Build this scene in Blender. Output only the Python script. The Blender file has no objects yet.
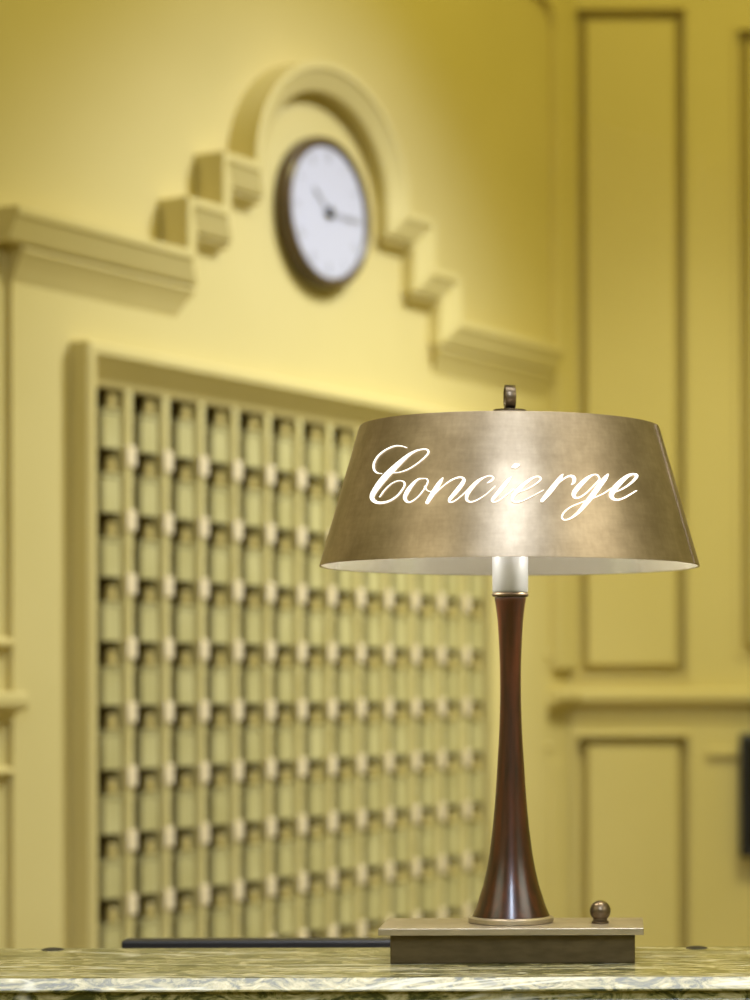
import bpy, bmesh, math
from mathutils import Vector, Matrix
from math import sin, cos, pi, sqrt, atan2, asin

scene = bpy.context.scene
COL = scene.collection
CAM_Z = 1.3702

# ------------------------------------------------------------------ helpers
def link(name, verts, faces, mat, parent=None, smooth=False, kind=None, bevel=0.0, seg=2, recalc=True):
    me = bpy.data.meshes.new(name)
    me.from_pydata([tuple(v) for v in verts], [], faces)
    if recalc:
        bm = bmesh.new(); bm.from_mesh(me)
        bmesh.ops.recalc_face_normals(bm, faces=bm.faces[:])
        bm.to_mesh(me); bm.free()
    me.update()
    o = bpy.data.objects.new(name, me)
    COL.objects.link(o)
    if mat: me.materials.append(mat)
    if smooth:
        for p in me.polygons: p.use_smooth = True
        if smooth == 'auto':
            for e in me.edges: pass
            me.set_sharp_from_angle(angle=math.radians(35))
    if bevel:
        b = o.modifiers.new('bevel', 'BEVEL'); b.width = bevel; b.segments = seg
        b.limit_method = 'ANGLE'; b.angle_limit = math.radians(40)
    if parent is not None: o.parent = parent
    if kind: o['kind'] = kind
    return o

def thing(name, label, cat, loc=(0, 0, 0), rot=0.0, group=None):
    o = bpy.data.objects.new(name, None); COL.objects.link(o)
    o.empty_display_size = .05
    o.location = loc; o.rotation_euler = (0, 0, rot)
    o['label'] = label; o['category'] = cat
    if group: o['group'] = group
    return o

class MB:
    """collects shapes into one mesh"""
    def __init__(s): s.v = []; s.f = []
    def add(s, vs, fs):
        n = len(s.v); s.v += [tuple(x) for x in vs]; s.f += [tuple(i + n for i in f) for f in fs]
    def box(s, x0, x1, y0, y1, z0, z1):
        s.add([(x0,y0,z0),(x1,y0,z0),(x1,y1,z0),(x0,y1,z0),(x0,y0,z1),(x1,y0,z1),(x1,y1,z1),(x0,y1,z1)],
              [(0,3,2,1),(4,5,6,7),(0,1,5,4),(1,2,6,5),(2,3,7,6),(3,0,4,7)])
    def lathe(s, prof, n=64, c=(0,0,0), closed=False, axis='z'):
        vs, fs = [], []
        m = len(prof)
        for (r, z) in prof:
            for k in range(n):
                a = 2*pi*k/n
                q = (r*cos(a), r*sin(a), z)
                if axis == '-y': q = (r*cos(a), -z, r*sin(a))
                if axis == 'x': q = (z, r*cos(a), r*sin(a))
                vs.append((q[0]+c[0], q[1]+c[1], q[2]+c[2]))
        rng = range(m if closed else m-1)
        for i in rng:
            j = (i+1) % m
            for k in range(n):
                k2 = (k+1) % n
                fs.append((i*n+k, i*n+k2, j*n+k2, j*n+k))
        if not closed:
            if prof[0][0] > 1e-6: fs.append(tuple(range(n))[::-1])
            if prof[-1][0] > 1e-6: fs.append(tuple((m-1)*n+k for k in range(n)))
        s.add(vs, fs)
    def prism(s, poly, fn, a, b):
        """closed 2D polygon swept between parameters a and b; fn(u,v,t)->xyz"""
        n = len(poly)
        vs = [fn(u, v, a) for u, v in poly] + [fn(u, v, b) for u, v in poly]
        fs = [tuple(range(n))[::-1], tuple(range(n, 2*n))]
        for i in range(n):
            j = (i+1) % n
            fs.append((i, j, n+j, n+i))
        s.add(vs, fs)
    def build(s, name, mat, parent=None, **k): return link(name, s.v, s.f, mat, parent, **k)

# ------------------------------------------------------------------ materials
def new_mat(name):
    m = bpy.data.materials.new(name); m.use_nodes = True
    nt = m.node_tree
    return m, nt, nt.nodes['Principled BSDF']

def plain(name, col, rough=.5, metal=0.0, spec=.5, coat=0.0):
    m, nt, b = new_mat(name)
    b.inputs['Base Color'].default_value = (*col, 1)
    b.inputs['Roughness'].default_value = rough
    b.inputs['Metallic'].default_value = metal
    b.inputs['Specular IOR Level'].default_value = spec
    b.inputs['Coat Weight'].default_value = coat
    return m

def noisy(name, c1, c2, scale=6, rough=.5, metal=0.0, spec=.5, stretch=(1,1,1), bump=0.0, detail=4, lo=.35, hi=.65, coat=0.0, coatr=.1):
    m, nt, b = new_mat(name)
    N, L = nt.nodes, nt.links
    tc = N.new('ShaderNodeTexCoord'); mp = N.new('ShaderNodeMapping'); mp.inputs['Scale'].default_value = stretch
    L.new(tc.outputs['Object'], mp.inputs['Vector'])
    nz = N.new('ShaderNodeTexNoise'); nz.inputs['Scale'].default_value = scale; nz.inputs['Detail'].default_value = detail
    L.new(mp.outputs[0], nz.inputs['Vector'])
    cr = N.new('ShaderNodeValToRGB')
    cr.color_ramp.elements[0].position = lo; cr.color_ramp.elements[0].color = (*c1, 1)
    cr.color_ramp.elements[1].position = hi; cr.color_ramp.elements[1].color = (*c2, 1)
    L.new(nz.outputs['Fac'], cr.inputs['Fac']); L.new(cr.outputs['Color'], b.inputs['Base Color'])
    b.inputs['Roughness'].default_value = rough; b.inputs['Metallic'].default_value = metal
    b.inputs['Specular IOR Level'].default_value = spec
    b.inputs['Coat Weight'].default_value = coat; b.inputs['Coat Roughness'].default_value = coatr
    if bump:
        bp = N.new('ShaderNodeBump'); bp.inputs['Strength'].default_value = bump; bp.inputs['Distance'].default_value = .002
        L.new(nz.outputs['Fac'], bp.inputs['Height']); L.new(bp.outputs['Normal'], b.inputs['Normal'])
    return m

WALL = (.645, .55, .25)
M = {}
M['wall'] = noisy('yellow_wall_paint', (WALL[0]*.96, WALL[1]*.96, WALL[2]*.93), WALL, scale=2.5, rough=.55, spec=.35)
M['trim'] = noisy('yellow_trim_paint', (WALL[0]*.97, WALL[1]*.97, WALL[2]*.95), WALL, scale=5, rough=.5, spec=.35)
M['divider'] = noisy('rack_divider_paint', (.62, .54, .25), (.68, .60, .29), scale=9, rough=.45, spec=.4)
M['slot'] = noisy('rack_sage_front', (.46, .415, .19), (.54, .495, .25), scale=7, rough=.4, spec=.45)
M['cavity'] = noisy('rack_cavity_brown', (.17, .12, .028), (.22, .16, .04), scale=12, rough=.7)  # pigeonhole insides in a darker brown than the fronts
M['ivory'] = plain('ivory_tag', (.86, .74, .52), .4)
M['knob'] = plain('ochre_knob', (.58, .47, .17), .35)
M['clock_case'] = noisy('clock_case_brown', (.055, .032, .014), (.085, .05, .022), scale=14, rough=.35, coat=.3)
M['clock_face'] = plain('clock_dial_white', (.54, .55, .68), .5)
M['clock_ink'] = plain('clock_dark_hand', (.03, .03, .035), .5)
M['clock_grey'] = plain('clock_numeral_grey', (.34, .34, .38), .6)
M['black'] = plain('black_plastic', (.016, .015, .018), .42)
M['screen'] = plain('dark_screen', (.012, .012, .014), .12)
M['silver'] = plain('satin_silver', (.50, .52, .56), .36, .6)
M['lining'] = plain('white_shade_lining', (.76, .745, .70), .20, .86, .5)
M['dark_bronze'] = noisy('dark_bronze', (.13, .095, .06), (.19, .145, .095), scale=60, rough=.35, metal=.85)
M['base_bronze'] = noisy('base_bronze', (.42, .36, .26), (.50, .43, .32), scale=50, rough=.40, metal=.78, stretch=(1, 1, 3))
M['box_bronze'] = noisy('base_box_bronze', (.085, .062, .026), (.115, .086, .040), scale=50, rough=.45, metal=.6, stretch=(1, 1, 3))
M['floor'] = noisy('stone_floor', (.30, .24, .13), (.38, .31, .17), scale=3, rough=.35)
M['desk'] = noisy('desk_wood', (.10, .05, .025), (.15, .08, .04), scale=8, rough=.4, stretch=(1, 8, 1))

# brushed, patinated metal of the shade
def shade_mat():
    m, nt, b = new_mat('shade_bronze')
    N, L = nt.nodes, nt.links
    tc = N.new('ShaderNodeTexCoord')
    n1 = N.new('ShaderNodeTexNoise'); n1.inputs['Scale'].default_value = 22; n1.inputs['Detail'].default_value = 6; n1.inputs['Roughness'].default_value = .65
    L.new(tc.outputs['Object'], n1.inputs['Vector'])
    mp = N.new('ShaderNodeMapping'); mp.inputs['Scale'].default_value = (1, 1, .12)
    L.new(tc.outputs['Object'], mp.inputs['Vector'])
    n2 = N.new('ShaderNodeTexNoise'); n2.inputs['Scale'].default_value = 260; n2.inputs['Detail'].default_value = 2
    L.new(mp.outputs[0], n2.inputs['Vector'])
    mp3 = N.new('ShaderNodeMapping'); mp3.inputs['Scale'].default_value = (.12, .12, 1)
    L.new(tc.outputs['Object'], mp3.inputs['Vector'])
    n3 = N.new('ShaderNodeTexNoise'); n3.inputs['Scale'].default_value = 300; n3.inputs['Detail'].default_value = 2
    L.new(mp3.outputs[0], n3.inputs['Vector'])
    cr = N.new('ShaderNodeValToRGB')
    cr.color_ramp.elements[0].position = .36; cr.color_ramp.elements[0].color = (.345, .268, .178, 1)
    cr.color_ramp.elements[1].position = .66; cr.color_ramp.elements[1].color = (.49, .388, .27, 1)
    L.new(n1.outputs['Fac'], cr.inputs['Fac'])
    ad = N.new('ShaderNodeMath'); ad.operation = 'ADD'
    L.new(n2.outputs['Fac'], ad.inputs[0]); L.new(n3.outputs['Fac'], ad.inputs[1])
    mx = N.new('ShaderNodeMixRGB'); mx.blend_type = 'OVERLAY'; mx.inputs['Fac'].default_value = .22
    hf = N.new('ShaderNodeMath'); hf.operation = 'MULTIPLY'; hf.inputs[1].default_value = .5
    L.new(ad.outputs[0], hf.inputs[0])
    L.new(cr.outputs['Color'], mx.inputs['Color1']); L.new(hf.outputs[0], mx.inputs['Color2'])
    L.new(mx.outputs['Color'], b.inputs['Base Color'])
    bp = N.new('ShaderNodeBump'); bp.inputs['Strength'].default_value = .12; bp.inputs['Distance'].default_value = .0006
    L.new(hf.outputs[0], bp.inputs['Height']); L.new(bp.outputs['Normal'], b.inputs['Normal'])
    b.inputs['Metallic'].default_value = .88
    b.inputs['Roughness'].default_value = .42
    return m
M['shade'] = shade_mat()

def wood_mat():
    m, nt, b = new_mat('stem_mahogany')
    N, L = nt.nodes, nt.links
    tc = N.new('ShaderNodeTexCoord'); mp = N.new('ShaderNodeMapping'); mp.inputs['Scale'].default_value = (1, 1, .08)
    L.new(tc.outputs['Object'], mp.inputs['Vector'])
    nz = N.new('ShaderNodeTexNoise'); nz.inputs['Scale'].default_value = 140; nz.inputs['Detail'].default_value = 5
    L.new(mp.outputs[0], nz.inputs['Vector'])
    cr = N.new('ShaderNodeValToRGB')
    cr.color_ramp.elements[0].position = .35; cr.color_ramp.elements[0].color = (.022, .007, .006, 1)
    cr.color_ramp.elements[1].position = .72; cr.color_ramp.elements[1].color = (.080, .020, .010, 1)
    L.new(nz.outputs['Fac'], cr.inputs['Fac']); L.new(cr.outputs['Color'], b.inputs['Base Color'])
    b.inputs['Roughness'].default_value = .28
    b.inputs['Coat Weight'].default_value = .5; b.inputs['Coat Roughness'].default_value = .16
    return m
M['wood'] = wood_mat()

def marble_mat():
    m, nt, b = new_mat('green_marble')
    N, L = nt.nodes, nt.links
    tc = N.new('ShaderNodeTexCoord')
    mp = N.new('ShaderNodeMapping'); mp.inputs['Scale'].default_value = (.8, 1.6, 1.6); mp.inputs['Rotation'].default_value = (.1, .05, .06)
    L.new(tc.outputs['Object'], mp.inputs['Vector'])
    n1 = N.new('ShaderNodeTexNoise'); n1.inputs['Scale'].default_value = 38; n1.inputs['Detail'].default_value = 9
    n1.inputs['Roughness'].default_value = .68; n1.inputs['Distortion'].default_value = 1.6
    L.new(mp.outputs[0], n1.inputs['Vector'])
    cr = N.new('ShaderNodeValToRGB'); e = cr.color_ramp.elements
    e[0].position = .34; e[0].color = (.022, .028, .012, 1)
    e[1].position = .72; e[1].color = (.66, .60, .40, 1)
    for p, c in ((.44, (.06, .065, .018)), (.50, (.23, .21, .075)), (.59, (.42, .37, .18))):
        x = e.new(p); x.color = (*c, 1)
    L.new(n1.outputs['Fac'], cr.inputs['Fac'])
    # pale veins
    n2 = N.new('ShaderNodeTexNoise'); n2.inputs['Scale'].default_value = 7; n2.inputs['Detail'].default_value = 5
    n2.inputs['Distortion'].default_value = .9
    mp2 = N.new('ShaderNodeMapping'); mp2.inputs['Scale'].default_value = (.22, 2.2, 1.2); mp2.inputs['Rotation'].default_value = (.1, .05, .04)
    L.new(tc.outputs['Object'], mp2.inputs['Vector']); L.new(mp2.outputs[0], n2.inputs['Vector'])
    sb = N.new('ShaderNodeMath'); sb.operation = 'SUBTRACT'; sb.inputs[1].default_value = .5
    ab = N.new('ShaderNodeMath'); ab.operation = 'ABSOLUTE'
    L.new(n2.outputs['Fac'], sb.inputs[0]); L.new(sb.outputs[0], ab.inputs[0])
    vr = N.new('ShaderNodeValToRGB')
    vr.color_ramp.elements[0].position = .004; vr.color_ramp.elements[0].color = (1, 1, 1, 1)
    vr.color_ramp.elements[1].position = .014; vr.color_ramp.elements[1].color = (0, 0, 0, 1)
    L.new(ab.outputs[0], vr.inputs['Fac'])
    mx = N.new('ShaderNodeMixRGB'); mx.inputs['Color2'].default_value = (.72, .70, .56, 1)
    ml = N.new('ShaderNodeMath'); ml.operation = 'MULTIPLY'; ml.inputs[1].default_value = .55
    L.new(vr.outputs['Color'], ml.inputs[0]); L.new(ml.outputs[0], mx.inputs['Fac'])
    L.new(cr.outputs['Color'], mx.inputs['Color1']); L.new(mx.outputs['Color'], b.inputs['Base Color'])
    b.inputs['Roughness'].default_value = .2
    b.inputs['Specular IOR Level'].default_value = .7
    return m
M['marble'] = marble_mat()

def emit(name, col, strength):
    m, nt, b = new_mat(name)
    b.inputs['Base Color'].default_value = (*col, 1)
    b.inputs['Emission Color'].default_value = (*col, 1)
    b.inputs['Emission Strength'].default_value = strength
    b.inputs['Roughness'].default_value = .6
    return m
M['letter'] = emit('lit_opal_lettering', (1.0, .965, .87), 1.02)
M['bulb'] = emit('lit_bulb', (1.0, .93, .80), 6.0)

# ------------------------------------------------------------------ the rack wall (local frame: x along, -y outwards, z up)
TH = math.atan(1228/2400)
ROT = pi/2 - TH
ORG = (-0.71971, 5.525, 0)
def wl(s, p, z): return (s, -p, z)
def place(o):
    o.location = ORG; o.rotation_euler = (0, 0, ROT); return o
S0, S1 = -.987, 1.160           # breast between the two set-back strips
CS = 1.322                      # room corner
TOP = 4.3

m = MB()
hx0, hx1, hz0, hz1 = -.764, .863, .655, 1.999      # hole for the key rack
m.box(-3.2, hx0, .015, .18, 0, TOP); m.box(hx1, CS + .02, .015, .18, 0, TOP)
m.box(hx0, hx1, .015, .18, hz1, TOP); m.box(hx0, hx1, .015, .18, 0, hz0)
place(m.build('wall_back', M['wall'], kind='structure', recalc=False))

SC = .047
Z0, Z1, Z2 = 2.292, 2.404, 2.523
A1, A2, A3 = .319, .439, .563
AB = .285
L_END, R_END = -1.042, 1.150
arc = [(SC - A1*cos(pi*i/40), Z2 + AB*sin(pi*i/40)) for i in range(41)]
path = [(L_END, Z0), (SC-A3, Z0), (SC-A3, Z1), (SC-A2, Z1), (SC-A2, Z2)] + arc + [(SC+A2, Z2), (SC+A2, Z1), (SC+A3, Z1), (SC+A3, Z0), (R_END, Z0)]
def offset(pts, d):
    out = []
    n = len(pts)
    for i in range(n):
        a = Vector(pts[max(i-1, 0)]); c = Vector(pts[i]); b = Vector(pts[min(i+1, n-1)])
        t1 = (c-a).normalized() if i > 0 else (b-c).normalized()
        t2 = (b-c).normalized() if i < n-1 else t1
        n1 = Vector((t1.y, -t1.x)); n2 = Vector((t2.y, -t2.x))
        k = n1 + n2
        k = k / max(.2, (1 + n1.dot(n2)))
        out.append((c.x + k.x*d, c.y + k.y*d))
    return out

# breast slab, its head follows the stepped pediment
slab = MB()
inner = offset(path, .004)
poly = [(S0, 0), (S0, inner[0][1])] + [q for q in inner[1:-1]] + [(S1, inner[-1][1]), (S1, 0)]
# as vertical quad strips so no concave n-gon is needed
def strips(mb, pts, zlow, p0, p1):
    """solid between zlow and the polyline pts (monotone in s)"""
    for (a, za), (b, zb) in zip(pts[:-1], pts[1:]):
        if b - a < 1e-6: continue
        vs = [wl(a, p0, zlow), wl(b, p0, zlow), wl(b, p0, zb), wl(a, p0, za), wl(a, p1, zlow), wl(b, p1, zlow), wl(b, p1, zb), wl(a, p1, za)]
        mb.add(vs, [(0,1,2,3), (4,7,6,5), (0,4,5,1), (1,5,6,2), (2,6,7,3), (3,7,4,0)])
RK0, RK1, RZ0, RZ1 = -.750, .849, .671, 1.985          # opening of the key rack
head = [(S0, Z0)] + [q for q in path[1:-1]] + [(S1, Z0)]
hd = []
for q in head:
    hd.append((q[0], q[1]-.02))
strips(slab, hd, RZ1+.03, -.016, 0)
slab.box(S0, RK0-.03, 0, .016, 0, RZ1+.03)
slab.box(RK1+.03, S1, 0, .016, 0, RZ1+.03)
slab.box(RK0-.03, RK1+.03, 0, .016, 0, RZ0-.03)
o = place(link('wall_middle', slab.v, slab.f, M['wall'], kind='structure', recalc=False))

# pediment: one moulding (lip and sloping fascia) mitred along the stepped and arched line
PF = .065
BK = -.016
n = len(path)
prof = [(0, BK), (0, PF), (.018, PF), (.020, .060), (.062, .040), (.066, .036), (.066, BK)]
rings = [offset(path, q[0]) for q in prof]
ped = MB()
vs = []
for k, (u, p) in enumerate(prof):
    for i in range(n):
        q = rings[k][i]
        x = q[0]
        if i == 0: x = L_END        # square end
        vs.append(wl(x, p, q[1]))
fs = []
m_ = len(prof)
for k in range(m_):
    k2 = (k+1) % m_
    for i in range(n-1):
        fs.append((k*n+i, k*n+i+1, k2*n+i+1, k2*n+i))
fs.append(tuple(k*n for k in range(m_))); fs.append(tuple(k*n+n-1 for k in range(m_))[::-1])
ped.add(vs, fs)
place(ped.build('trim_1', M['trim'], kind='structure', bevel=.0025, recalc=True))
band = [(BK, -.0665), (.028, -.0665), (.034, -.076), (.026, -.086), (.014, -.106), (.004, -.126), (0, -.134), (BK, -.132)]
band2 = [(BK, -.0665), (.028, -.0665), (.032, -.074), (.020, -.081), (.006, -.092), (0, -.097), (BK, -.097)]
cb = MB()
def band_run(prof_, a, b, z, ma=0, mb_=0):
    k = len(prof_)
    A = [wl(a - ma*max(u, 0) , u, z+v) for u, v in prof_]
    B = [wl(b + mb_*max(u, 0), u, z+v) for u, v in prof_]
    cb.add(A+B, [tuple(range(k))[::-1], tuple(range(k, 2*k))] + [(i, (i+1) % k, k+(i+1) % k, k+i) for i in range(k)])
e_ = .062
band_run(band, S0, SC-A3+e_-.02, Z0, .2, .9)
band_run(band2, SC-A3+e_, SC-A2+e_-.02, Z1, .0, .9)
band_run(band2, SC-A2+e_, SC-A1+e_-.02, Z2, .0, .9)
band_run(band2, SC+A1-e_+.02, SC+A2-e_, Z2, .9, 0)
band_run(band2, SC+A2-e_+.02, SC+A3-e_, Z1, .9, 0)
band_run(band, SC+A3-e_+.02, R_END, Z0, .9, 0)
place(cb.build('trim_2', M['trim'], kind='structure', bevel=.002))

# raised border of the upper wall field, right side
bd = MB()
for poly in ([(1.208, 1.42), (CS, 1.42), (CS, 4.2), (1.208, 4.2)],
             [(1.0, 3.285), (1.06, 3.26), (1.15, 3.245), (1.19, 3.225), (1.2085, 3.19), (1.2085, 4.2), (1.0, 4.2)],
             [(-2.6, 3.285), (1.001, 3.285), (1.001, 4.2), (-2.6, 4.2)]):
    bd.prism(poly, lambda u, v, t: wl(u, t, v), -.016, 0.012)
place(bd.build('trim_4', M['trim'], kind='structure', bevel=.004))

# chair rails and small mouldings on the set-back strips
railp = [(-.016, 1.3645), (.034, 1.3645), (.042, 1.358), (.042, 1.338), (.034, 1.330), (.012, 1.326), (.002, 1.312), (-.016, 1.300)]
thin1 = [(-.016, 1.471), (-.002, 1.467), (.012, 1.457), (-.002, 1.447), (-.016, 1.443)]
thin2 = [(-.016, 1.221), (-.002, 1.217), (.012, 1.209), (-.002, 1.201), (-.016, 1.197)]
rl = MB()
for pr in (railp, thin1, thin2): rl.prism(pr, lambda u, v, t: wl(t, u, v), -3.1, S0-.001)
place(rl.build('trim_5', M['trim'], kind='structure', bevel=.002))
rr = MB()
rr.prism(railp, lambda u, v, t: wl(t, u, v), S1+.001, CS)
for pr in (thin1, thin2): rr.prism(pr, lambda u, v, t: wl(t, u, v), S1-.012, S1+.018)
place(rr.build('trim_6', M['trim'], kind='structure', bevel=.002))
# narrow raised fields on the set-back strips
fl = MB()
for (a, b, z0, z1) in ((-1.60, -1.032, .35, 1.165), (-1.60, -1.032, 1.50, 2.12)):
    fl.box(a, b, .006, .016, z0, z1)
place(fl.build('trim_7', M['trim'], kind='structure', bevel=.005))
fl = MB()
for (a, b, z0, z1) in ((1.195, 1.275, .35, 1.165), (1.195, 1.275, 1.50, 1.41)):
    if z1 > z0: fl.box(a, b, .006, .016, z0, z1)
place(fl.build('trim_8', M['trim'], kind='structure', bevel=.005))

# ------------------------------------------------------------------ right wall
RY = 6.70
XC = ORG[0] + CS*sin(TH) - .004     # corner
rw = MB()
rw.box(XC-.05, 3.0, RY+.05, RY+.18, 0, TOP)
GO = [(-.113, .1954, 1.401, 3.263), (-.113, .200, .30, 1.232), (.3406, .72, 1.4595, 3.204), (.43, .72, .30, .86)]
# stiles and rails in front of the ground, leaving the panel openings
def frame_grid(mb, xs, zs, holes, y0, y1):
    for i in range(len(xs)-1):
        for k in range(len(zs)-1):
            cx, cz = (xs[i]+xs[i+1])/2, (zs[k]+zs[k+1])/2
            if any(h[0] < cx < h[1] and h[2] < cz < h[3] for h in holes): continue
            mb.add([(xs[i],y0,zs[k]), (xs[i+1],y0,zs[k]), (xs[i+1],y0,zs[k+1]), (xs[i],y0,zs[k+1])], [(0,1,2,3)])
    for h in holes:
        x0, x1, z0, z1 = h
        mb.add([(x0,y0,z0),(x1,y0,z0),(x1,y0,z1),(x0,y0,z1),(x0,y1,z0),(x1,y1,z0),(x1,y1,z1),(x0,y1,z1)],
               [(0,4,5,1),(1,5,6,2),(2,6,7,3),(3,7,4,0)])
xs = sorted({XC-.01, 3.0} | {v for h in GO for v in h[:2]})
zs = sorted({0, TOP} | {v for h in GO for v in h[2:]})
frame_grid(rw, xs, zs, GO, RY, RY+.051)
rwall = rw.build('wall_right', M['wall'], kind='structure', recalc=False)
for (x0, x1, z0, z1) in GO:      # raised and fielded panels with sloping margins
    e, w = .013, .026
    f = MB()
    ring = lambda i, y: [(x0+i, y, z0+i), (x1-i, y, z0+i), (x1-i, y, z1-i), (x0+i, y, z1-i)]
    r0, r1, r2 = ring(e, RY+.0495), ring(e+.003, RY+.040), ring(e+w*.8, RY+.004)
    f.add(r0+r1+r2, [(0,1,5,4),(1,2,6,5),(2,3,7,6),(3,0,4,7),(4,5,9,8),(5,6,10,9),(6,7,11,10),(7,4,8,11),(8,9,10,11)])
    f.build('panel', M['wall'], rwall, recalc=False)
# moulding around openings
for (x0, x1, z0, z1) in GO:
    b_ = MB()
    w = .012
    for (a, b, c, d) in ((x0-w, x1+w, z1-.002, z1+w), (x0-w, x1+w, z0-w, z0+.002), (x0-w, x0+.002, z0+.002, z1-.002), (x1-.002, x1+w, z0+.002, z1-.002)):
        a = max(a, XC+.002)
        if b-a < .004: continue
        b_.box(a, b, RY-.008, RY+.001, c, d)
    b_.build('panel_moulding', M['trim'], rwall, bevel=.003)
rail = MB()
rp = [(RY, 1.3640), (RY-.046, 1.3640), (RY-.054, 1.357), (RY-.054, 1.334), (RY-.046, 1.327), (RY-.022, 1.322), (RY-.012, 1.304), (RY-.008, 1.276), (RY, 1.268)]
rail.prism(rp, lambda u, v, t: (t, u, v), XC-.03, 2.9)
rail.build('trim_9', M['trim'], kind='structure', bevel=.002)

# floor
m = MB(); m.box(-4.5, 4.0, -2.5, 7.5, -.1, 0)
m.build('floor', M['floor'], kind='structure')

# ------------------------------------------------------------------ key rack
rack = thing('key_rack', 'large yellow framed rack of key pigeonholes in the wall below the clock', 'key rack', ORG, ROT)
# frame: lip, sloping inner face; four mitred members swept as one
fp = [(.078, -.0005), (.078, .044), (.072, .050), (.056, .050), (.050, .044), (.012, .010), (.0, .004), (.0, -.026)]
fr = MB()
def rect(o): return [(RK0+.009-o, RZ0-o), (RK1+o, RZ0-o), (RK1+o, RZ1+o), (RK0+.009-o, RZ1+o)]
rs = [[wl(x, p, z) for x, z in rect(o)] for o, p in fp]
allv = [v for r in rs for v in r]
fs = []
for i in range(len(fp)-1):
    for k in range(4):
        k2 = (k+1) % 4
        fs.append((i*4+k, i*4+k2, (i+1)*4+k2, (i+1)*4+k))
fr.add(allv, fs)
fr.build('frame', M['trim'], rack, recalc=True)
PITCH = .123
NC = 13
ROWZ = [1.3412 + .132*k for k in range(5, -5, -1)]      # tag-top heights, 10 rows
DEP = .16
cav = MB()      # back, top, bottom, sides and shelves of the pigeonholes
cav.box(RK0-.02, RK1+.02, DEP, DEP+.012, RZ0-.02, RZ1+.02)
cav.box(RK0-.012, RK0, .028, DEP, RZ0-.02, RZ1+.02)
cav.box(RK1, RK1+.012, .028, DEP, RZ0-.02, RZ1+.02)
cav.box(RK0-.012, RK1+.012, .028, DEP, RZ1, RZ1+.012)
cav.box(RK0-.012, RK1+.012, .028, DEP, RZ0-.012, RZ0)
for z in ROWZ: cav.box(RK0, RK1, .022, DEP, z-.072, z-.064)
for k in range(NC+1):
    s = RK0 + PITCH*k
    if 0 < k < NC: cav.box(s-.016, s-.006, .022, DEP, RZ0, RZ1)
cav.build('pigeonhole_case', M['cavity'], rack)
NPART = 10
tag_rest, slot_rest, knob_rest = MB(), MB(), MB()
for k in range(1, NC):
    s = RK0 + PITCH*k
    d = MB(); d.box(s-.0210, s-.0010, -.007, .024, RZ0+.001, RZ1-.001)
    dv = d.build('divider', M['divider'], rack, bevel=.003)
    for z in ROWZ[1:]:
        mb = MB() if k <= NPART else tag_rest
        mb.box(s-.0250, s+.0030, -.013, -.0065, z-.042, z+.001)
        if k <= NPART: mb.build('number_tag', M['ivory'], dv, bevel=.002)
for k in range(NC):
    a, b = RK0 + PITCH*k, RK0 + PITCH*(k+1)
    c = (a+b)/2
    for r, z in enumerate(ROWZ):
        mb = MB() if k < NPART else slot_rest
        zl = max(z-.142, RZ0+.001)
        mb.box(a+.042, b-.0255, .005, .022, zl+.003, z-.068)
        mb.box(a+.040, b-.0245, .002, .022, z-.066, z-.058)      # ledge
        if k < NPART: mb.build('slot_front', M['slot'], rack, bevel=.002)
        kb = MB() if k < NPART else knob_rest
        kb.lathe([(0, 0), (.0085, .0005), (.0108, .003), (.0108, .010), (.0085, .017), (.0080, .021), (.0098, .026), (.006, .031), (0, .032)], 14, (c+.012, .013, z-.056))
        if k < NPART: kb.build('knob', M['knob'], rack, smooth='auto')
o = tag_rest.build('number_tag', M['ivory'], rack, bevel=.002); o['kind'] = 'stuff'
o = slot_rest.build('slot_front', M['slot'], rack, bevel=.002); o['kind'] = 'stuff'
o = knob_rest.build('knob', M['knob'], rack, smooth='auto'); o['kind'] = 'stuff'

# ------------------------------------------------------------------ clock
ck = thing('wall_clock', 'round white faced wall clock with dark brown rim under the arch', 'clock',
           (ORG[0] + .054*sin(TH), ORG[1] + .054*cos(TH), 2.470), ROT)
m = MB(); m.lathe([(0, .0005), (.169, .0005), (.174, .009), (.175, .024), (.172, .037), (.166, .042), (.158, .041), (.1525, .037), (.1515, .028), (0, .028)], 96, axis='-y')
m.build('case', M['clock_case'], ck, smooth='auto')
m = MB(); m.lathe([(0, .0285), (.151, .0285), (.151, .034), (0, .034)], 96, axis='-y')
m.build('dial', M['clock_face'], ck, smooth='auto')
def bar(mb, ang, r0, r1, w0, w1, p0, p1):
    """bar on the dial, angle clockwise from twelve"""
    ux, uz = sin(ang), cos(ang); px, pz = uz, -ux
    q = [(ux*r0-px*w0, uz*r0-pz*w0), (ux*r0+px*w0, uz*r0+pz*w0), (ux*r1+px*w1, uz*r1+pz*w1), (ux*r1-px*w1, uz*r1-pz*w1)]
    mb.prism(q, lambda u, v, t: (u, -t, v), p0, p1)
nm = MB()
counts = [3, 1, 2, 3, 2, 1, 2, 3, 4, 2, 1, 2]
for h in range(12):
    a = 2*pi*h/12
    n_ = counts[h]
    for j in range(n_):
        bar(nm, a + (j-(n_-1)/2)*.05, .118, .140, .0013, .0013, .0342, .0350)
for q in range(60): bar(nm, 2*pi*q/60, .144, .148, .0008, .0008, .0342, .0348)
nm.build('numerals', M['clock_grey'], ck)
hm = MB(); bar(hm, math.radians(307), -.016, .060, .0028, .0022, .0362, .0376); bar(hm, math.radians(307), .052, .082, .0065, .001, .0362, .0376)
hm.build('hour_hand', M['clock_grey'], ck)
hm = MB(); bar(hm, math.radians(90), -.022, .086, .0024, .0018, .0386, .0398); bar(hm, math.radians(90), .078, .112, .0055, .001, .0386, .0398)
hm.build('minute_hand', M['clock_grey'], ck)
hm = MB(); hm.lathe([(0, .034), (.014, .034), (.014, .042), (.009, .044), (0, .045)], 24, axis='-y')
hm.build('hand_boss', M['clock_ink'], ck, smooth='auto')

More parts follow.
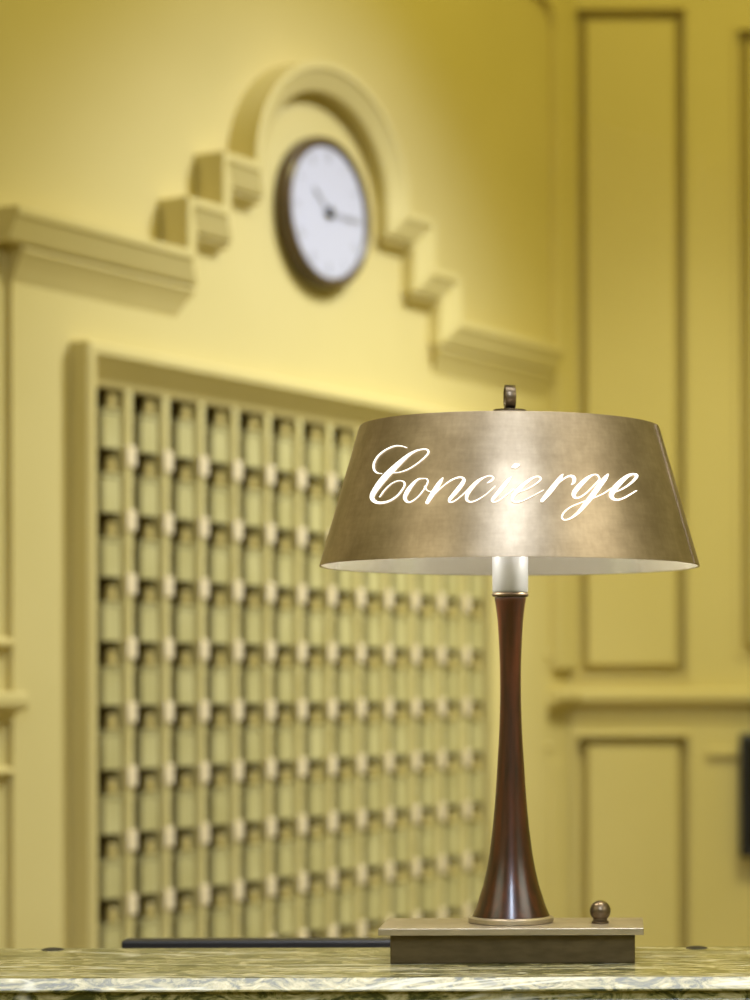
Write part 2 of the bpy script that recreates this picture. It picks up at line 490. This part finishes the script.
# ------------------------------------------------------------------ counter
CT = 1.100
ctr = thing('reception_counter', 'polished green marble counter with moulded front edge, the lamp standing on it', 'counter', (.1, 2.35, 0))
CX, CY = .1, 2.35
def cw(y): return y - CY
ztop = CT
YF, YB = 2.236, 2.494
edge = [(YB, ztop), (YF, ztop), (YF-.0100, ztop-.0098), (YF-.0102, ztop-.0112), (YF-.0090, ztop-.0120),
        (YF-.004, ztop-.0126), (YF-.004, ztop-.0198), (YF-.0075, ztop-.0205), (YF-.0085, ztop-.0222), (YF-.0075, ztop-.0240), (YF-.002, ztop-.0250), (YF+.006, ztop-.040), (YB, ztop-.040)]
m = MB(); m.prism([(cw(y), z) for y, z in edge], lambda u, v, t: (t, u, v), -1.6, 1.5)
m.build('countertop', M['marble'], ctr)
m = MB(); m.box(-1.58, 1.48, cw(2.27), cw(2.46), 0, ztop-.040)
m.build('counter_body', M['desk'], ctr)
dk = thing('work_desk', 'low wooden work desk behind the counter, under the monitor', 'desk', (.1, 2.78, 0))
m = MB(); m.box(-1.5, 1.4, -.27, .27, .705, .739); m.build('desk_top', M['desk'], dk, bevel=.004)
for x in (-1.46, 1.31):
    for y in (-.24, .19):
        m = MB(); m.box(x, x+.05, y, y+.05, 0, .705); m.build('leg', M['desk'], dk, bevel=.003)

for nm_, lx, lab in (('cable_cap', (52-617)/2400*2.482, 'small black domed cap on the far edge of the counter, left end'),
                    ('cable_cap', (696-617)/2400*2.482, 'small black domed cap on the far edge of the counter, right of the lamp')):
    m = MB(); m.lathe([(0, 0), (.0112, 0), (.0112, .0006), (.009, .0014), (.005, .0020), (0, .0022)], 32)
    o = m.build(nm_, M['black'], smooth='auto'); o.location = (lx, 2.482, CT)
    o['label'] = lab; o['category'] = 'cap'; o['group'] = 'black caps on the counter'

# monitor standing on the work shelf behind the counter: its top edge shows
mt = thing('computer_monitor', 'black computer monitor behind the counter, only its top edge showing left of the lamp', 'monitor', (-.291, 2.645, .739))
m = MB(); m.box(-.254, .254, -.012, .016, .045, .3546); m.build('housing', M['black'], mt, bevel=.003)
m = MB(); m.box(-.24, .24, .0165, .018, .062, .345); m.build('screen', M['screen'], mt)
m = MB(); m.box(-.03, .03, -.045, -.0125, .012, .22); m.build('stand_neck', M['black'], mt, bevel=.004)
m = MB(); m.box(-.10, .10, -.10, .06, 0, .0115); m.build('stand_foot', M['black'], mt, bevel=.004)

# black box on the right wall
bx = thing('wall_screen', 'black flat rectangular unit hung on the yellow wall at the right edge', 'wall unit', (.461, RY, 1.07))
m = MB(); m.box(-.121, .121, -.065, -.02, -.172, .172); m.build('housing', M['black'], bx, bevel=.006)
m = MB(); m.box(-.10, .10, -.067, -.0655, -.15, .15); m.build('screen', M['screen'], bx)
m = MB(); m.box(-.208, .05, -.020, -.0005, .105, .128); m.build('bracket', M['trim'], bx, bevel=.003)

# ------------------------------------------------------------------ the lamp
LX, LY = -.1065, 2.40
lamp = thing('table_lamp', 'table lamp with bronze cone shade reading Concierge and dark turned wood stem', 'lamp', (LX, LY, CT))
def H(y): return CAM_Z - (y-687)/1000 - CT    # height above the counter at the lamp axis
# base
PT = CAM_Z - .2347 - CT
px0, px1 = (377.2-617)/2400*2.337 - LX, (643.2-617)/2400*2.337 - LX
py0, py1 = -.063, .043
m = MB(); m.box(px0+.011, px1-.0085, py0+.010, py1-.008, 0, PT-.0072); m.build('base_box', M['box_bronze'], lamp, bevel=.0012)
m = MB(); m.box(px0, px1, py0, py1, PT-.0070, PT); m.build('base_plate', M['base_bronze'], lamp, bevel=.0008)
# switch ball
kx = (599.6-617)/2400*2.385 - LX
m = MB()
prof = [(0, 0), (.0085, 0), (.0085, .0022), (.0070, .0032)] + [(.0104*sin(a), .0124 - .0104*cos(a)) for a in [0.75+(pi-.75)*i/16 for i in range(17)]]
prof[-1] = (0, prof[-1][1])
m.lathe(prof, 40, (kx, -.015, PT)); m.build('switch_ball', M['dark_bronze'], lamp, smooth='auto')
# foot ring
ring = [(0, 0), (.0395, 0), (.0422, .0006), (.0428, .0028), (.0424, .0050), (.0400, .0062), (.036, .0066), (0, .0066)]
m = MB(); m.lathe(ring, 96, (0, 0, PT)); m.build('foot_ring', M['base_bronze'], lamp, smooth='auto')
# stem
sp = [(913.2, .0386), (908, .0355), (902, .0333), (896, .0316), (885, .0281), (874, .0255), (863, .0232), (852, .0214), (830, .0186), (808, .0164), (786, .0147), (764, .0134),
      (742, .0120), (720, .0110), (700, .0105), (680, .0104), (665, .0106), (650, .0111), (635, .0118), (620, .0128), (608, .0142), (602, .0151), (598.5, .0158), (597.0, .0154)]
prof = [(0, PT+.0066), (.0386, PT+.0066)] + [(r, H(y)) for y, r in sp[1:]] + [(0, H(597.0))]
m = MB(); m.lathe(prof, 72); m.build('stem', M['wood'], lamp, smooth='auto')
m = MB(); m.lathe([(0, H(597)), (.0172, H(596.6)), (.0184, H(594.5)), (.0180, H(593)), (.0165, H(592.2)), (0, H(592.2))], 64); m.build('collar', M['dark_bronze'], lamp, smooth='auto')
m = MB(); m.lathe([(0, H(592.1)), (.0172, H(592)), (.0178, H(590.5)), (.0180, H(540)), (.0170, H(536)), (0, H(536))], 64); m.build('socket_sleeve', M['silver'], lamp, smooth='auto')
# shade (a tapered shell), lining
ZB, ZT = H(566.6), H(427.6)
RB, RT = .1895, .1500
TK = .0012
NSEG = 160
m = MB(); m.lathe([(RB, ZB), (RB-.0003+.0002, ZB+.001), (RT, ZT-.0015), (RT-.0008, ZT), (RT-TK, ZT), (RB-TK, ZB)], NSEG, closed=True)
shade = m.build('lamp_shade', M['shade'], lamp, smooth='auto')
m = MB(); m.lathe([(RB-TK-.0002, ZB+.0003), (RT-TK-.0002, ZT-.0005), (RT-TK-.0010, ZT-.0005), (RB-TK-.0010, ZB+.0003)], NSEG, closed=True)
m.build('shade_lining', M['lining'], shade, smooth='auto')
# top cover sunk inside the shade, rod, washer and ring finial
m = MB(); m.lathe([(0, ZT-.009), (RT-.0045, ZT-.009), (RT-.0045, ZT-.0075), (.03, ZT-.004), (0, ZT-.002)], 96); m.build('top_cover', M['shade'], lamp, smooth='auto')
m = MB(); m.lathe([(0, H(536)), (.004, H(536)), (.004, H(410)), (0, H(410))], 20); m.build('rod', M['dark_bronze'], lamp, smooth='auto')
m = MB(); m.lathe([(0, H(411.2)), (.0165, H(411.2)), (.0165, H(409.8)), (.006, H(408.4)), (0, H(408.2))], 48); m.build('finial_washer', M['dark_bronze'], lamp, smooth='auto')
m = MB(); m.lathe([(.0118, -.0052), (.0122, -.0046), (.0122, .0046), (.0118, .0052), (.0092, .0052), (.0088, .0046), (.0088, -.0046), (.0092, -.0052)], 56, closed=True, axis='x')
fin = m.build('finial_ring', M['dark_bronze'], lamp, smooth='auto'); fin.location = (0, 0, H(396.8)); fin.rotation_euler = (0, 0, math.radians(9))
# seam of the shade on its right side
def cone_r(z): return RB + (RT-RB)*(z-ZB)/(ZT-ZB)
m = MB()
ph = math.radians(-14)
n_ = 12
vs, fs = [], []
for i in range(n_+1):
    z = ZB + .001 + (ZT-ZB-.002)*i/n_
    for dp, dr in ((-.028, -.0006), (-.028, .0011), (.028, .0011), (.028, -.0006)):
        r = cone_r(z) + dr
        vs.append((r*cos(ph+dp), r*sin(ph+dp), z))
for i in range(n_):
    for k in range(4):
        k2 = (k+1) % 4
        fs.append((i*4+k, i*4+k2, (i+1)*4+k2, (i+1)*4+k))
fs += [(0,1,2,3), tuple(n_*4+k for k in (3,2,1,0))]
m.add(vs, fs); m.build('seam', M['shade'], shade)

# lettering: every stroke is a ribbon of varying width wrapped round the cone
ZA = lambda pts: [(360+x/4.6875, 430+y/4.6875, w/4.6875) for x, y, w in pts]
ZBm = lambda pts: [(500+x/4.6875, 440+y/4.6875, w/4.6875) for x, y, w in pts]
STROKES = [
 ZA([(222,80,7),(196,72,9),(165,73,10),(125,90,10),(90,118,10),(70,150,10),(68,178,10),(82,197,10),(104,201,6)]),
 ZA([(160,198,7),(190,195,8),(228,182,9),(268,158,9),(305,128,10),(324,104,11),(318,90,11),(296,88,10),(262,97,12),(225,120,17),(180,160,24),(135,203,28),(98,246,28),(68,290,24),(60,315,20),(76,334,17),(108,338,14),(145,328,12),(180,304,11),(205,272,10),(213,250,10),(203,237,9),(180,236,8),(150,250,8),(118,280,9),(96,311,8)]),
 ZA([(303,225,8),(278,228,11),(252,250,16),(228,282,20),(214,312,18),(222,332,14),(242,334,10),(274,312,9),(302,278,9),(320,245,9),(318,228,9),(303,225,8)]),
 ZA([(306,262,5),(318,280,7),(334,286,7),(348,280,6)]),
 ZA([(392,222,8),(380,240,18),(362,268,22),(340,303,22),(318,338,18)]),
 ZA([(326,330,5),(356,296,7),(392,262,8),(430,234,10),(462,221,11),(484,222,13),(490,236,18),(474,262,21),(446,296,20),(424,322,16),(424,336,11),(444,332,9),(472,312,8),(500,286,7),(522,262,5)]),
 ZA([(600,246,8),(618,236,12),(628,222,11),(612,213,9),(586,220,10),(554,240,17),(524,272,20),(504,305,18),(506,329,14),(528,335,10),(560,322,9),(596,298,8),(636,262,6)]),
 ZA([(712,218,7),(696,236,17),(672,266,20),(644,300,19),(622,326,14),(630,336,10),(652,330,9),(686,306,8),(724,276,6)]),
 ZBm([(62,126,14),(74,121,26),(90,116,14)]),
 ZBm([(68,249,6),(100,240,8),(142,222,9),(176,200,9),(193,182,10),(184,171,10),(162,174,11),(130,194,16),(94,226,20),(66,258,19),(60,281,14),(78,290,11),(108,284,9),(150,264,8),(205,234,6)]),
 ZBm([(296,160,8),(284,176,18),(262,206,23),(232,244,24),(198,284,18)]),
 ZBm([(214,262,5),(248,226,8),(284,194,9),(312,174,11),(334,168,14),(348,178,17),(348,194,16),(338,208,9)]),
 ZBm([(468,182,7),(456,164,9),(434,164,11),(404,184,18),(370,218,22),(348,248,22),(350,268,15),(370,270,11),(400,252,9),(432,222,8),(466,186,7)]),
 ZBm([(506,160,8),(494,178,19),(468,212,23),(434,258,23),(398,304,20),(362,344,15),(328,368,11),(302,374,10),(291,362,10),(300,340,10),(328,316,9),(362,300,9),(404,284,8),(452,266,8),(490,248,7),(522,226,5)]),
 ZBm([(540,244,6),(572,230,9),(606,208,10),(632,184,11),(640,167,12),(626,160,12),(600,168,16),(566,196,22),(536,230,24),(522,258,21),(530,276,15),(554,280,12),(584,270,10),(612,254,9),(638,238,7)]),
]
def catmull(pts, sub=7):
    out = []
    n = len(pts)
    for i in range(n-1):
        p0, p1, p2, p3 = pts[max(i-1,0)], pts[i], pts[i+1], pts[min(i+2,n-1)]
        for k in range(sub):
            t = k/sub
            out.append(tuple(.5*((2*b) + (-a+c)*t + (2*a-5*b+4*c-d)*t*t + (-a+3*b-3*c+d)*t**3) for a, b, c, d in zip(p0, p1, p2, p3)))
    out.append(pts[-1])
    return out
AX, AY = LX, LY
def on_cone(px, py, lift):
    """flat drawing -> lamp-local point on the front of the cone"""
    u, v = (px-617)/2400, (py-687)/2400
    yy = 2.24
    for _ in range(12):
        x = u*yy; z = CAM_Z - v*yy - CT
        r = cone_r(z)
        dx = x - AX
        dx = max(-r*.995, min(r*.995, dx))
        yy = AY - sqrt(r*r - dx*dx)
    r2 = r + lift
    a = atan2(-(sqrt(r*r-dx*dx)), dx)
    return (r2*cos(a), r2*sin(a), z)
lt = MB()
for si, st in enumerate(STROKES):
    c = catmull(st)
    L_, R_ = [], []
    for i, (x, y, w) in enumerate(c):
        a = c[max(i-1,0)]; b = c[min(i+1,len(c)-1)]
        tx, ty = b[0]-a[0], b[1]-a[1]; d = math.hypot(tx, ty) or 1
        nx, ny = -ty/d, tx/d
        h = max(.34, w*.56 - .62)
        L_.append((x+nx*h, y+ny*h)); R_.append((x-nx*h, y-ny*h))
    # rounded ends
    def cap(i, sgn):
        x, y, w = c[i]; a = c[max(i-1,0)]; b = c[min(i+1,len(c)-1)]
        tx, ty = b[0]-a[0], b[1]-a[1]; d = math.hypot(tx, ty) or 1
        tx, ty = tx/d*sgn, ty/d*sgn; h = max(.34, w*.56 - .62)
        return [(x + tx*h*sin(q) - ty*sgn*h*cos(q), y + ty*h*sin(q) + tx*sgn*h*cos(q)) for q in [pi*k/6 for k in range(1, 6)]]
    lift = .0008 + .00008*si
    lo = -.0004
    n_ = len(c)
    vs = []
    for k in range(n_):
        vs += [on_cone(*L_[k], lift), on_cone(*R_[k], lift), on_cone(*L_[k], lo), on_cone(*R_[k], lo)]
    fs = []
    for k in range(n_-1):
        i, j = k*4, (k+1)*4
        fs += [(i, j, j+1, i+1), (i+2, i+3, j+3, j+2), (i, i+2, j+2, j), (i+1, j+1, j+3, i+3)]
    lt.add(vs, fs)
    for idx, sgn in ((0, -1), (n_-1, 1)):
        cp = [L_[idx]] + (cap(idx, sgn)) + [R_[idx]]
        vs = [on_cone(*q, lift) for q in cp] + [on_cone(*q, lo) for q in cp]
        k = len(cp)
        lt.add(vs, [tuple(range(k))] + [(q, q+1, k+q+1, k+q) for q in range(k-1)])
lo_ = lt.build('lettering', M['letter'], shade, recalc=True)
lo_['label'] = 'glowing white script word Concierge'

# two bulbs inside the shade
for sx in (-1, 1):
    arm = MB(); arm.box(min(0, sx*.070), max(0, sx*.070), -.004, .004, H(530), H(524))
    bz = H(500)
    prof = [(0, -.036), (.011, -.036), (.012, -.022), (.020, -.006), (.026, .010), (.022, .026), (.010, .034), (0, .036)]
    b_ = MB(); b_.lathe(prof, 32, (sx*.078, 0, bz))
    bo = b_.build('bulb', M['bulb'], lamp, smooth='auto')
    arm.build('bulb_arm', M['dark_bronze'], lamp)

# ------------------------------------------------------------------ lights
def light(name, typ, loc, energy, col=(1, 1, 1), target=None, **k):
    l = bpy.data.lights.new(name, typ); l.energy = energy; l.color = col
    for a, v in k.items(): setattr(l, a, v)
    o = bpy.data.objects.new(name, l); COL.objects.link(o); o.location = loc
    if target is not None:
        o.rotation_euler = (Vector(target) - Vector(loc)).to_track_quat('-Z', 'Y').to_euler()
    return o
def W(s, p, z): return (ORG[0] + s*sin(TH) + p*cos(TH), ORG[1] + s*cos(TH) - p*sin(TH), z)
light('ceiling_spot', 'SPOT', W(.12, 1.85, 3.95), 152, (.86, 1, 1.55), W(.0, 0, 1.72), spot_size=math.radians(56), spot_blend=1, shadow_soft_size=.11)
light('rack_spot', 'SPOT', W(.30, 2.2, 3.75), 215, (.98, 1, .86), W(-.42, 0, .62), spot_size=math.radians(66), spot_blend=1, shadow_soft_size=.16)
light('ceiling_wash', 'AREA', W(.25, 2.4, 4.2), 14, (1, .86, .24), W(.1, 0, 2.5), shape='RECTANGLE', size=2.0, size_y=.5)
light('right_spot', 'SPOT', (.65, 4.35, 3.6), 165, (1, .98, .62), (.10, 6.7, .62), spot_size=math.radians(64), spot_blend=1, shadow_soft_size=.18)
light('right_wash', 'AREA', (.7, 4.3, 4.1), 20, (1, .86, .20), (.15, 6.7, 1.6), shape='RECTANGLE', size=.9, size_y=.5)
light('window_light', 'AREA', (.17, -1.0, 3.55), 10.5, (.84, .97, 1.22), (LX, LY, 1.45), shape='RECTANGLE', size=.46, size_y=1.7, spread=math.radians(70))
light('shade_side_fill', 'AREA', (-2.6, .2, 3.0), 2.0, (1, .93, .70), (LX, LY, 1.40), shape='RECTANGLE', size=2.2, size_y=1.6, spread=math.radians(52))  # unseen light, added for the left of the shade to reflect
light('shade_side_fill', 'AREA', (2.7, .4, 3.0), 5.2, (1, .95, .80), (LX, LY, 1.45), shape='RECTANGLE', size=2.2, size_y=1.6, spread=math.radians(64))  # added unseen counterpart, fills the reflection on the shade's right
light('ceiling_panel', 'AREA', (0, 1.95, 4.0), 24, (.95, .97, 1.0), (0, 1.95, 0), shape='RECTANGLE', size=3.2, size_y=.8, spread=math.radians(110))
light('bulb_light', 'POINT', (LX-.112, LY-.005, CT+H(512)), 2.3, (1, .94, .84), shadow_soft_size=.02)
light('bulb_light', 'POINT', (LX+.112, LY-.005, CT+H(512)), 2.3, (1, .94, .84), shadow_soft_size=.02)

w = bpy.data.worlds.new('room_ambient'); scene.world = w; w.use_nodes = True
bg = w.node_tree.nodes['Background']
bg.inputs['Color'].default_value = (1.0, .82, .09, 1); bg.inputs['Strength'].default_value = .27

# ------------------------------------------------------------------ camera
cam = bpy.data.cameras.new('camera'); co = bpy.data.objects.new('camera', cam); COL.objects.link(co)
co.location = (0, 0, CAM_Z)
co.rotation_euler = (pi/2, 0, 0)
co.rotation_euler = (Matrix.Rotation(pi/2, 4, 'X') @ Matrix.Rotation(math.radians(-.15), 4, 'Z')).to_euler()
cam.sensor_fit = 'HORIZONTAL'; cam.sensor_width = 36; cam.lens = 36*2400/750
cam.shift_x = (375-617)/750; cam.shift_y = (687-500)/750
cam.clip_start = .05; cam.clip_end = 60
cam.dof.use_dof = True; cam.dof.focus_distance = 2.27; cam.dof.aperture_fstop = 6.0
scene.camera = co

scene.view_settings.view_transform = 'Standard'
scene.view_settings.look = 'None'
scene.view_settings.gamma = 1.0
scene.view_settings.use_curve_mapping = False
scene.view_settings.exposure = 0.0
scene.cycles.use_denoising = True
scene.cycles.max_bounces = 8
